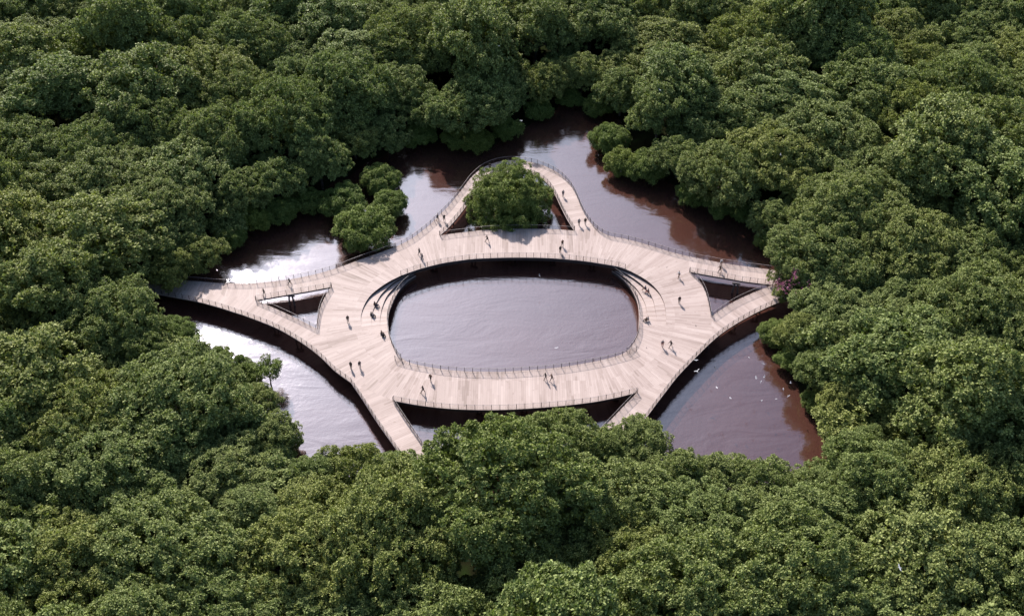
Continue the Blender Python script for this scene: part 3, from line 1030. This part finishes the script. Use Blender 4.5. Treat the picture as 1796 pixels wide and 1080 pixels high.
edge = [
    # kind, cx, cy, r, where
    ('wide', 285, 372, 100, 'west bank above the west walkway'), ('forest', 345, 440, 52, 'west bank overhanging the west walkway'), ('forest', 300, 470, 50, 'west bank over the end of the west walkway'),
    ('bush', 402, 418, 30, 'west bank beside the walkway'), ('bush', 440, 385, 32, 'northwest bank'), ('forest', 425, 345, 52, 'northwest bank'), ('bush', 490, 370, 32, 'northwest bank, shaded'),
    ('forest', 485, 320, 55, 'northwest bank'), ('bush', 540, 352, 30, 'northwest bank, shaded'), ('forest', 560, 290, 55, 'behind the clustered mangroves'), ('forest', 620, 245, 50, 'behind the clustered mangroves'),
    ('forest', 680, 235, 45, 'north bank'), ('bush', 735, 238, 30, 'north bank at the waterline'), ('forest', 750, 195, 48, 'north bank'), ('wide', 825, 185, 82, 'north bank, overhanging the water'),
    ('bush', 838, 250, 28, 'north bank at the waterline'), ('bush', 800, 244, 26, 'north bank at the waterline, shaded'), ('bush', 890, 226, 28, 'north bank at the waterline'), ('bush', 945, 192, 26, 'head of the north channel'), ('forest', 955, 145, 48, 'head of the north channel'),
    ('forest', 1020, 135, 48, 'head of the north channel'), ('bush', 1000, 172, 24, 'head of the north channel, at the waterline'), ('bush', 1050, 185, 28, 'head of the north channel, at the waterline'), ('forest', 1090, 165, 50, 'right side of the north channel'),
    ('forest', 1155, 205, 60, 'right side of the north channel'), ('forest', 1190, 275, 52, 'northeast bank'), ('wide', 1262, 300, 82, 'northeast bank'), ('bush', 1215, 342, 30, 'northeast bank at the waterline'),
    ('bush', 1262, 362, 28, 'northeast bank at the waterline'), ('bush', 1305, 372, 26, 'northeast bank, shaded'), ('forest', 1355, 385, 44, 'northeast bank above the east walkway'), ('bush', 1345, 420, 24, 'northeast bank near the east walkway'),
    ('wide', 1440, 455, 95, 'east bank, covering the end of the east walkway'), ('forest', 1400, 495, 48, 'east bank between the two walkway arms'), ('bush', 1362, 585, 30, 'east bank below the east walkway'), ('forest', 1405, 588, 48, 'east bank below the walkway'),
    ('bush', 1392, 632, 30, 'east bank at the waterline'), ('forest', 1442, 650, 52, 'east bank'), ('bush', 1432, 705, 26, 'east bank at the waterline'), ('forest', 1475, 715, 50, 'southeast bank'), ('bush', 1468, 760, 24, 'southeast bank at the waterline'),
    ('forest', 1520, 795, 52, 'southeast bank'),
    ('forest', 1430, 862, 60, 'south bank, far right'), ('forest', 1340, 846, 62, 'south bank, right'), ('forest', 1262, 842, 62, 'south bank, right of centre'), ('forest', 1195, 838, 60, 'south bank, right of centre'), ('forest', 1122, 777, 61, 'south bank over the southeast leg'), ('forest', 1062, 785, 52, 'south bank, front centre'), ('wide', 962, 785, 100, 'south bank, front centre'),
    ('forest', 865, 800, 84, 'south bank, front centre'), ('forest', 796, 822, 60, 'south bank beside the southwest leg'), ('forest', 700, 852, 62, 'south bank over the southwest leg'),
    ('forest', 620, 822, 64, 'south bank, left of the southwest leg'), ('forest', 555, 845, 55, 'south bank, left'), ('forest', 480, 768, 52, 'southwest bank'), ('bush', 500, 775, 32, 'southwest bank at the waterline'), ('forest', 452, 708, 46, 'southwest bank'),
    ('bush', 425, 655, 34, 'southwest bank'), ('forest', 385, 655, 46, 'southwest bank'), ('bush', 382, 628, 26, 'southwest bank at the waterline'), ('forest', 330, 660, 52, 'southwest bank'),
    ('wide', 195, 565, 98, 'west bank below the walkway'), ('forest', 250, 625, 55, 'west bank below the walkway'),
]


def where_txt(cx, cy):
    return '%d%% across, %d%% down' % (round(cx / 17.96), round(cy / 10.8))


for k, cx, cy, r_, wh in edge:
    a = {'wide': 'broad', 'forest': 'green', 'bush': 'low'}[k]
    c = 'shrub' if k == 'bush' else 'tree'
    nm = 'waterside_shrub' if k == 'bush' else 'waterside_tree'
    lab = '%s %s, %s, %s' % (a, c, wh, where_txt(cx, cy))
    ws = lab.split()
    if len(ws) > 16: lab = '%s waterside %s, %s the photo' % (a, c, where_txt(cx, cy))
    put_px(k, cx, cy, r_, lab, c, 'trees and shrubs lining the water', z0=0.1 if k == 'bush' else None, name=nm, zs=rnd.uniform(0.92, 1.1))

# forest interior
rg = random.Random(21)
NPX = np.array(WATER_PX, float)


def covers_water(cx, cy, rx, ry):
    for k in range(20):
        an = k * math.pi / 10
        if inpoly(cx + rx * math.cos(an) * 0.97, cy + ry * math.sin(an) * 0.97, WATER_PX): return True
    return inpoly(cx, cy, WATER_PX)


cand = []
for _ in range(27000):
    cx = rg.uniform(-170, 1966); cy = rg.uniform(-170, 1290)
    cand.append((cx, cy))
big = 0
auto = []
for phase, (lo, hi, sp, kinds, maxn) in enumerate([(9.5, 13.8, 0.55, ('wide', 'wide', 'wide', 'forest'), 400), (6.5, 9.0, 0.60, ('forest',), 400), (4.8, 6.5, 0.62, ('small', 'forest'), 400)]):
    cnt = 0
    for cx, cy in cand[phase * 9000:(phase + 1) * 9000]:
        if cnt >= maxn: break
        Rw = rg.uniform(lo, hi)
        kind = rg.choice(kinds)
        pr, ph = size_of(kind)
        gx_, gy_ = P(cx, cy, 5).xy
        zs = rg.uniform(0.93, 1.07) * (1.0 if kind == 'wide' else 0.92) * (1.04 + 0.28 * math.sin(gx_ * 0.075 + 1.3 * math.sin(gy_ * 0.05)) * math.cos(gy_ * 0.09 + 0.8))
        if phase == 2: zs *= 0.95
        h = Rw / pr * ph * zs
        p = P(cx, cy, 1 + h * 0.5)
        if any((p.x - q[0]) ** 2 + (p.y - q[1]) ** 2 < (sp * (Rw + q[2])) ** 2 for q in placed): continue
        s_ = proj(p)[2]
        if covers_water(cx, cy, Rw * s_, math.hypot(Rw * 0.67, h * 0.5 * 0.743) * s_): continue
        d = float(shore_dist(np.array([p.x]), np.array([p.y]))[0])
        if d < 1.0 or on_deck(p.x, p.y): continue
        placed.append((p.x, p.y, Rw, cx, cy, Rw * s_))
        auto.append((kind, p.x, p.y, Rw, zs, cx, cy))
        cnt += 1
# fill the remaining gaps with small understory trees
for iy in range(60):
    for ix in range(90):
        cx = -60 + ix * 21.5; cy = -60 + iy * 20.5
        p = P(cx, cy, 4)
        if any((p.x - q[0]) ** 2 + (p.y - q[1]) ** 2 < (0.93 * q[2]) ** 2 for q in placed): continue
        Rw = rg.uniform(4.2, 6.0)
        s_ = proj(p)[2]
        if covers_water(cx, cy, Rw * s_, Rw * 0.9 * s_): continue
        if float(shore_dist(np.array([p.x]), np.array([p.y]))[0]) < 1.0 or on_deck(p.x, p.y): continue
        placed.append((p.x, p.y, Rw, cx, cy, Rw * s_))
        auto.append(('small', p.x, p.y, Rw, rg.uniform(0.8, 1.05), cx, cy))
auto = [a for a in auto if -1.5 * a[3] * 8.5 < a[5] < 1796 + 1.5 * a[3] * 8.5 and -2.0 * a[3] * 6 < a[6] < 1080 + 1.4 * a[3] * 11]
seen_lab = set()
for kind, x, y, Rw, zs, cx, cy in auto:
    inframe = -10 < cx < 1806 and -10 < cy < 1090
    size = 'huge' if Rw > 11.5 else 'broad' if Rw > 9 else 'medium' if Rw > 6.5 else 'small'
    side = ('upper' if cy < 360 else 'middle' if cy < 720 else 'lower') + ' ' + ('left' if cx < 600 else 'central' if cx < 1200 else 'right')
    if inframe:
        lab = '%s green forest tree, %s woods, crown centre %s' % (size, side, where_txt(cx, cy))
        k = 0
        while lab in seen_lab:
            k += 1
            lab = '%s green forest tree, %s woods, crown %.1f%% across, %.1f%% down' % (size, side, cx / 17.96, cy / 10.8)
            if k > 1: break
        seen_lab.add(lab)
    else:
        lab = '%s green forest tree just beyond the frame, %s woods, %s' % (size, side, where_txt(cx, cy))
    put_tree(kind, x, y, Rw, lab, 'tree', 'trees of the surrounding forest', zs)
print('TREES', len(auto), 'in frame', sum(1 for a in auto if -10 < a[5] < 1806 and -10 < a[6] < 1090))

# magenta blossom creeper on the east tree
rng = np.random.default_rng(3)
fl = []
for cx, cy, zz, n in ((1366, 497, 8.5, 16), (1372, 503, 8, 14), (1392, 486, 11.5, 12), (1393, 483, 11.7, 8), (1384, 508, 8.3, 8), (1378, 500, 8.8, 8), (1416, 502, 10, 4)):
    p = P(cx, cy, zz)
    fl.append(np.array([[p.x, p.y, p.z]]) + rng.normal(size=(n, 3)) * 0.55)
fl = np.concatenate(fl)
me = leaves_mesh('blossom', fl, unit(rng.normal(size=fl.shape) * 0.3 + np.array([0, -0.6, 0.7])), rng, 0.3, 5, M['flower'])
bo = bpy.data.objects.new('blossom_creeper', me); C.objects.link(bo)
tag(bo, 'sprays of magenta blossom on the tree at the end of the east walkway', 'flowers')


# ------------------------------------------------------------------ people
def skin_mesh(name, V, Ed, rad, m, root=0, sub=1):
    me = bpy.data.meshes.new(name)
    me.from_pydata(V, Ed, [])
    o = bpy.data.objects.new(name, me); C.objects.link(o)
    o.modifiers.new('s', 'SKIN')
    sv = me.skin_vertices[0].data
    for i, r_ in enumerate(rad):
        sv[i].radius = (r_, r_) if not isinstance(r_, tuple) else r_
    for i in range(len(V)): sv[i].use_root = (i == root)
    o.modifiers[0].use_smooth_shade = True
    ss = o.modifiers.new('u', 'SUBSURF'); ss.levels = sub; ss.render_levels = sub
    dg = bpy.context.evaluated_depsgraph_get()
    out = bpy.data.meshes.new_from_object(o.evaluated_get(dg))
    bpy.data.objects.remove(o)
    out.name = name
    out.materials.clear(); out.materials.append(m)
    return out


class Sk:
    def __init__(s): s.V, s.E, s.R = [], [], []

    def add(s, p, r_, parent=None):
        s.V.append(tuple(p)); s.R.append(r_)
        if parent is not None: s.E.append((parent, len(s.V) - 1))
        return len(s.V) - 1


def pose_joints(pose):
    J = {}
    sit = pose == 'sit'
    hz = 0.16 if sit else 0.95
    lean = {'walk': 0.04, 'stride': 0.06, 'stand': 0.0, 'sit': 0.05, 'lean': 0.16}[pose]
    J['pelvis'] = Vector((0, 0, hz))
    J['chest'] = Vector((0, lean, hz + 0.30))
    J['neck'] = Vector((0, lean * 1.4, hz + 0.52))
    J['head'] = Vector((0, lean * 1.5 + 0.02, hz + 0.66))
    J['top'] = Vector((0, lean * 1.5 + 0.01, hz + 0.75))
    leg = {'walk': ((0.22, 0.0), (-0.20, 0.10)), 'stride': ((0.36, 0.0), (-0.34, 0.16)), 'stand': ((0.03, 0), (-0.03, 0)), 'lean': ((0.05, 0), (-0.06, 0)), 'sit': None}[pose]
    arm = {'walk': (-0.18, 0.20), 'stride': (-0.30, 0.30), 'stand': (0.03, 0.02), 'lean': (0.35, 0.38), 'sit': (0.22, 0.25)}[pose]
    for k, sx in enumerate((-1, 1)):
        hip = Vector((0.10 * sx, 0, hz - 0.03))
        if sit:
            knee = Vector((0.13 * sx, 0.42, 0.22 + 0.06 * k)); ank = Vector((0.12 * sx, 0.60, -0.22)); toe = ank + Vector((0.01 * sx, 0.17, -0.05))
        else:
            fy, lift = leg[k]
            ank = Vector((0.10 * sx, fy, 0.08 + lift * 0.6)); knee = Vector((0.105 * sx, fy * 0.5 + 0.05 + lift * 0.3, 0.50)); toe = ank + Vector((0.02 * sx, 0.17, -0.05 - lift * 0.3))
        J['hip%d' % k], J['knee%d' % k], J['ank%d' % k], J['toe%d' % k] = hip, knee, ank, toe
        sh = J['neck'] + Vector((0.185 * sx, 0, -0.07))
        sw = arm[k]
        if sit:
            el = sh + Vector((0.06 * sx, 0.05, -0.27)); wr = el + Vector((-0.04 * sx, 0.22, -0.06))
        elif pose == 'lean':
            el = sh + Vector((0.04 * sx, 0.14, -0.24)); wr = el + Vector((-0.02 * sx, 0.22, 0.03))
        else:
            el = sh + Vector((0.05 * sx, sw * 0.45 - 0.02, -0.28)); wr = el + Vector((0.0, sw * 0.75 + 0.04, -0.24))
        J['sh%d' % k], J['el%d' % k], J['wr%d' % k] = sh, el, wr
    return J


def person_meshes(pose):
    J = pose_joints(pose)
    s = Sk()
    pv = s.add(J['pelvis'], (0.15, 0.10))
    ch = s.add(J['chest'], (0.155, 0.105), pv)
    nb = s.add(J['neck'] + Vector((0, 0, -0.06)), (0.10, 0.07), ch)
    nk = s.add(J['neck'] + Vector((0, 0, 0.03)), 0.05, nb)
    hd = s.add(J['head'] + Vector((0, 0, -0.03)), (0.075, 0.09), nk)
    tp = s.add(J['top'] + Vector((0, 0, -0.02)), (0.07, 0.085), hd)
    s.add(J['head'] + Vector((0, 0.105, -0.02)), 0.014, hd)
    for k, sx in enumerate((-1, 1)):
        h = s.add(J['hip%d' % k], 0.085, pv)
        kn = s.add(J['knee%d' % k], 0.055, h)
        an = s.add(J['ank%d' % k], 0.038, kn)
        s.add(J['toe%d' % k], 0.035, an)
        sh = s.add(J['sh%d' % k], 0.055, nb)
        el = s.add(J['el%d' % k], 0.04, sh)
        wr = s.add(J['wr%d' % k], 0.026, el)
        d = (J['wr%d' % k] - J['el%d' % k]).normalized()
        sd = Vector((0, 1, 0)).cross(d).normalized() if abs(d.y) < 0.9 else Vector((1, 0, 0))
        acr = d.cross(sd).normalized()
        pm = s.add(J['wr%d' % k] + d * 0.07, (0.036, 0.018), wr)
        for f, (o_, L) in enumerate(((-0.030, 0.075), (-0.010, 0.088), (0.010, 0.082), (0.030, 0.065))):
            a = s.add(J['wr%d' % k] + d * 0.10 + acr * o_, 0.009, pm)
            s.add(J['wr%d' % k] + d * (0.10 + L) + acr * o_ * 1.2 + sd * 0.02, 0.007, a)
        a = s.add(J['wr%d' % k] + d * 0.05 + acr * -0.05, 0.011, wr)
        s.add(J['wr%d' % k] + d * 0.09 + acr * -0.07, 0.009, a)
    body = skin_mesh('person_body_' + pose, s.V, s.E, s.R, M['skin'])
    s = Sk()
    pv = s.add(J['pelvis'] + Vector((0, 0, 0.02)), (0.165, 0.12)); ch = s.add(J['chest'], (0.185, 0.13), pv)
    nb = s.add(J['neck'] + Vector((0, 0, -0.05)), (0.13, 0.09), ch)
    for k in (0, 1):
        sh = s.add(J['sh%d' % k], 0.075, nb); el = s.add(J['el%d' % k], 0.058, sh)
        s.add(J['el%d' % k].lerp(J['wr%d' % k], 0.85), 0.042, el)
    shirt = skin_mesh('jacket_' + pose, s.V, s.E, s.R, CLOTH['black'])
    s = Sk()
    pv = s.add(J['pelvis'] + Vector((0, 0, 0.03)), (0.16, 0.118))
    for k in (0, 1):
        h = s.add(J['hip%d' % k], 0.105, pv); kn = s.add(J['knee%d' % k], 0.075, h)
        s.add(J['knee%d' % k].lerp(J['ank%d' % k], 0.92), 0.058, kn)
    tr = skin_mesh('trousers_' + pose, s.V, s.E, s.R, CLOTH['charcoal'])
    s = Sk()
    a = s.add(J['head'] + Vector((0, -0.045, 0.0)), (0.083, 0.07)); s.add(J['top'] + Vector((0, -0.015, 0.01)), (0.08, 0.09), a)
    hair = skin_mesh('hair_' + pose, s.V, s.E, s.R, M['hair'])
    sh_ = []
    for k in (0, 1):
        s = Sk()
        a = s.add(J['ank%d' % k] + Vector((0, -0.04, -0.03)), (0.05, 0.045)); s.add(J['toe%d' % k] + Vector((0, 0.02, 0.0)), (0.048, 0.035), a)
        sh_.append(skin_mesh('shoe_' + pose, s.V, s.E, s.R, M['shoe']))
    return body, shirt, tr, hair, sh_


PM = {p: person_meshes(p) for p in ('walk', 'stride', 'stand', 'sit', 'lean')}


def person(px, py, pose, face, top, bot, label, group=None, z=DZ, sc=1.0):
    p = P(px, py, z)
    e = empty('person', p, R(face))
    e.scale = (sc,) * 3
    tag(e, label, 'person', group)
    body, shirt, tr, hair, shs = PM[pose]
    for nm, me, m_ in (('body', body, None), ('jacket', shirt, CLOTH[top]), ('trousers', tr, CLOTH[bot]), ('hair', hair, None), ('shoe', shs[0], None), ('shoe', shs[1], None)):
        o = bpy.data.objects.new(nm, me); C.objects.link(o); o.parent = e
        if m_:
            o.material_slots[0].link = 'OBJECT'; o.material_slots[0].material = m_
    return e


GP = 'people strolling on the boardwalk'
GS = 'people sitting on the seating steps'
ppl = [
    (464, 517.5, 'walk', 100, 'black', 'charcoal', 'person in black standing at the left tip of the west triangular opening'),
    (509, 499.5, 'stride', 80, 'black', 'charcoal', 'person in dark clothes walking on the upper arm of the west walkway'),
    (610.5, 565, 'stand', 200, 'black', 'charcoal', 'person in black standing on the deck left of the left seating steps'),
    (616, 646, 'stand', 160, 'black', 'black', 'person in black, left one of the pair above the southwest leg'),
    (631.5, 644.5, 'walk', 190, 'charcoal', 'navy', 'person in dark grey, right one of the pair above the southwest leg'),
    (755.5, 667.3, 'walk', 160, 'brown', 'charcoal', 'person in brown walking just below the pond front railing, left part'),
    (742.5, 688.5, 'stride', 80, 'black', 'charcoal', 'person striding near the front edge railing, left part of the deck'),
    (957, 665.5, 'walk', 95, 'black', 'charcoal', 'person in black, left one of the pair below the pond at front centre'),
    (968, 667.5, 'stride', 100, 'brown', 'charcoal', 'person in brown, right one of the pair below the pond at front centre'),
    (1161.5, 608, 'walk', 170, 'grey', 'red', 'person in a grey top, left one of the pair right of the pond'),
    (1176.5, 608.5, 'stride', 110, 'black', 'black', 'person in black striding, right one of the pair right of the pond'),
    (1190.5, 487, 'walk', 120, 'white', 'brown', 'person in a white top near the left corner of the east triangular opening'),
    (1191, 531.5, 'stand', 180, 'black', 'black', 'person all in black standing alone right of the right seating steps'),
    (1264.5, 466, 'walk', 170, 'white', 'brown', 'person in a white top at the railing of the upper east walkway'),
    (1262.5, 477, 'stride', 95, 'brown', 'charcoal', 'person in brown striding along the middle of the upper east walkway'),
    (859.5, 298, 'stand', 190, 'black', 'black', 'person in black on the shaded top of the loop behind the mangrove'),
    (987.5, 344.8, 'stand', 200, 'grey', 'navy', 'person in grey alone on the right side of the loop'),
    (1015.5, 395, 'walk', 175, 'grey', 'charcoal', 'person in grey, left one of the pair at the right foot of the loop'),
    (1026.5, 393.6, 'walk', 170, 'black', 'charcoal', 'person in black, right one of the pair at the right foot of the loop'),
    (768, 388, 'walk', 30, 'charcoal', 'beige', 'person in dark grey, left one of the pair at the left foot of the loop'),
    (779.5, 388.2, 'walk', 20, 'black', 'black', 'person in black, right one of the pair at the left foot of the loop'),
    (854.7, 423.8, 'stride', 80, 'black', 'charcoal', 'person striding below the mangrove beside its shadow on the deck'),
    (986.5, 432.5, 'walk', 10, 'brown', 'charcoal', 'person in brown, rear one of two walking at the right above the pond'),
    (982.5, 443, 'stand', 20, 'black', 'charcoal', 'person in black, front one of two walking at the right above the pond'),
    (736, 447, 'walk', 60, 'black', 'charcoal', 'person in black, rear one of two walking upper left of the pond'),
    (741, 456, 'walk', 70, 'navy', 'charcoal', 'person in navy, front one of two walking upper left of the pond'),
]
for x, y, ps, fa, tp_, bt, lab in ppl:
    person(x, y, ps, fa, tp_, bt, lab, GP, sc=1.04)
seat = [
    (656.6, 534.5, 'sit', -70, 'black', 'brown', 'person sitting on the left steps, upper pair, nearer the top', DZ - 0.42),
    (659.8, 537.0, 'sit', -75, 'charcoal', 'navy', 'person sitting on the left steps, upper pair, nearer the pond', DZ - 0.42),
    (650.6, 552.5, 'sit', -85, 'black', 'black', 'person sitting on the left steps, lower pair, at the left', DZ - 0.25),
    (653.6, 555.0, 'sit', -85, 'grey', 'charcoal', 'person sitting on the left steps, lower pair, at the right', DZ - 0.25),
    (668.5, 585.5, 'sit', -95, 'brown', 'charcoal', 'person in brown sitting at the foot of the left steps', DZ),
    (671.0, 590, 'sit', -80, 'black', 'black', 'person in black sitting at the foot of the left steps', DZ),
    (1132.5, 507, 'sit', 80, 'navy', 'brown', 'person in navy sitting high on the right steps, left of two', DZ - 0.35),
    (1137.5, 512.5, 'sit', 75, 'charcoal', 'red', 'person in dark grey sitting high on the right steps, right of two', DZ - 0.35),
    (1134, 562.5, 'sit', 90, 'brown', 'charcoal', 'person in brown sitting low on the right steps beside a grey top', DZ),
    (1137, 561, 'sit', 95, 'grey', 'brown', 'person in grey sitting low on the right steps beside a brown top', DZ),
]
for x, y, ps, fa, tp_, bt, lab, z_ in seat:
    person(x, y, ps, fa, tp_, bt, lab, GS, z=z_ + 0.05, sc=1.04)


# ------------------------------------------------------------------ birds
def bird_mesh(name, lift, m_):
    s = 0.5
    body = [(0, -0.22, 0, 0.012), (0, -0.14, 0.0, 0.05), (0, -0.02, 0, 0.07), (0, 0.12, 0.01, 0.05), (0, 0.20, 0.03, 0.045), (0, 0.25, 0.03, 0.02), (0, 0.31, 0.02, 0.004)]
    mb = MB()
    for x, y, z, r_ in body:
        for k in range(8):
            an = math.pi * 2 * k / 8
            mb.v.append(Vector((x + r_ * math.cos(an), y, z + r_ * math.sin(an))))
    for i in range(len(body) - 1):
        for k in range(8):
            k2 = (k + 1) % 8
            mb.f.append((i * 8 + k, i * 8 + k2, i * 8 + 8 + k2, i * 8 + 8 + k))
    for sx in (-1, 1):
        a = len(mb.v)
        for th in (0.012, -0.012):
            mb.v += [Vector((0.04 * sx, 0.10, 0.03 + th)), Vector((0.04 * sx, -0.09, 0.02 + th)), Vector((0.27 * sx, 0.15, 0.03 + lift * 0.7 + th)), Vector((0.27 * sx, -0.03, 0.02 + lift * 0.7 + th)),
                     Vector((0.56 * sx, 0.02, 0.02 + lift + th * .5)), Vector((0.50 * sx, -0.04, 0.02 + lift + th * .5))]
        mb.f += [(a, a + 1, a + 3, a + 2), (a + 2, a + 3, a + 5, a + 4), (a + 6, a + 8, a + 9, a + 7), (a + 8, a + 10, a + 11, a + 9), (a, a + 2, a + 8, a + 6), (a + 2, a + 4, a + 10, a + 8),
                 (a + 1, a + 7, a + 9, a + 3), (a + 3, a + 9, a + 11, a + 5), (a + 4, a + 5, a + 11, a + 10)]
    a = len(mb.v)
    mb.v += [Vector((-0.02, -0.2, 0)), Vector((0.02, -0.2, 0)), Vector((0.06, -0.32, 0)), Vector((-0.06, -0.32, 0)), Vector((0, -0.24, 0.015))]
    mb.f += [(a, a + 1, a + 2, a + 3), (a, a + 4, a + 1), (a + 1, a + 4, a + 2), (a + 2, a + 4, a + 3), (a + 3, a + 4, a)]
    o = mb.build(name, m_)
    d = o.data; bpy.data.objects.remove(o)
    return d


BM = [bird_mesh('bird_up', 0.28, M['bird']), bird_mesh('bird_flat', 0.06, M['bird']), bird_mesh('bird_down', -0.14, M['bird'])]
BD = bird_mesh('dark_bird', 0.1, M['bird_grey'])
birds = [  # px, py, height, variant, white, size, text
    (1223, 651, 5, 0, 1, 1.4, 'white bird with raised wings close to the boardwalk edge, right water'), (1221, 631.5, 6, 1, 1, 1.0, 'white bird skimming the deck railing at the right water'),
    (1314, 627, 6, 1, 1, .95, 'white bird highest up over the right water'), (1338.5, 637.5, 6, 1, 1, .9, 'white bird gliding near the east bank, second highest'), (1326, 662, 6, 1, 1, 1.1, 'white bird gliding over the middle of the right water'),
    (1340, 661, 6, 0, 1, .9, 'white bird turning beside the gliding bird over the right water'), (1334.5, 669, 4, 2, 1, .7, 'small white bird just below the turning pair, right water'),
    (1257.5, 679.5, 6, 1, 1, 1.0, 'white bird flying alone over the left of the right water'), (1386.5, 671.5, 5, 0, 1, .9, 'white bird beside a leafy bush on the east bank'), (1374, 682, 5, 2, 1, .8, 'white bird low over brown water near the east bank'),
    (1383, 694, 5, 1, 1, .9, 'white bird closest to the southeast bank foliage'), (1361.5, 699, 4, 2, 1, .6, 'tiny white bird over brown water, southeast'), (1281, 698, 5, 1, 1, .9, 'white bird over the lower middle of the right water'),
    (1335, 703, 5, 0, 1, .9, 'white bird with wings up, lowest over the right water'), (1254, 645, 3, 0, 0, .9, 'dark bird low over the water by the southeast deck edge'), (946, 483, 3.5, 0, 1, .9, 'white bird over the shaded far side of the pond'),
    (976, 610, 4, 1, 1, 1.0, 'white bird over the lower right half of the pond'), (1045, 592.5, 3, 1, 0, .8, 'dark bird over the pond near its right end'), (1578, 995, 17, 1, 1, 1.5, 'white bird gliding above the lower right forest'),
    (914, 212, 14, 1, 1, 1.2, 'pale bird flying before the dark trees of the north bank'), (1369, 272, 16, 0, 1, 1.0, 'pale bird above the dark gap in the upper right forest'), (716, 358, 4, 0, 1, 1.2, 'pale bird beside the clustered mangroves over bright water'),
    (1169.5, 469, 3.3, 2, 0, .6, 'tiny dark bird on the deck above the right seating steps'), (1220.5, 571.5, 3.3, 2, 0, .6, 'tiny dark bird on the deck below the east triangular opening'), (1134, 610, 3.3, 2, 0, .6, 'tiny dark bird on the deck at the pond lower right corner'),
    (1129.5, 516, 3.0, 2, 0, .6, 'tiny dark bird on the right seating steps beside two people'), (1157, 158, 18, 0, 1, .9, 'pale bird above the upper middle forest, right of the channel'), (875, 81, 18, 1, 1, .9, 'pale bird far away above the top middle forest')]
for i, (x, y, z_, v_, wh, s_, lab) in enumerate(birds):
    p = P(x, y, z_)
    o = bpy.data.objects.new('bird', BM[v_] if wh else BD); C.objects.link(o)
    o.location = p; o.scale = (s_ * 0.7,) * 3
    o.rotation_euler = (rnd.uniform(-.3, .3), rnd.uniform(-.5, .5), rnd.uniform(0, 6.28))
    tag(o, lab, 'bird', 'birds flying over the water and forest')
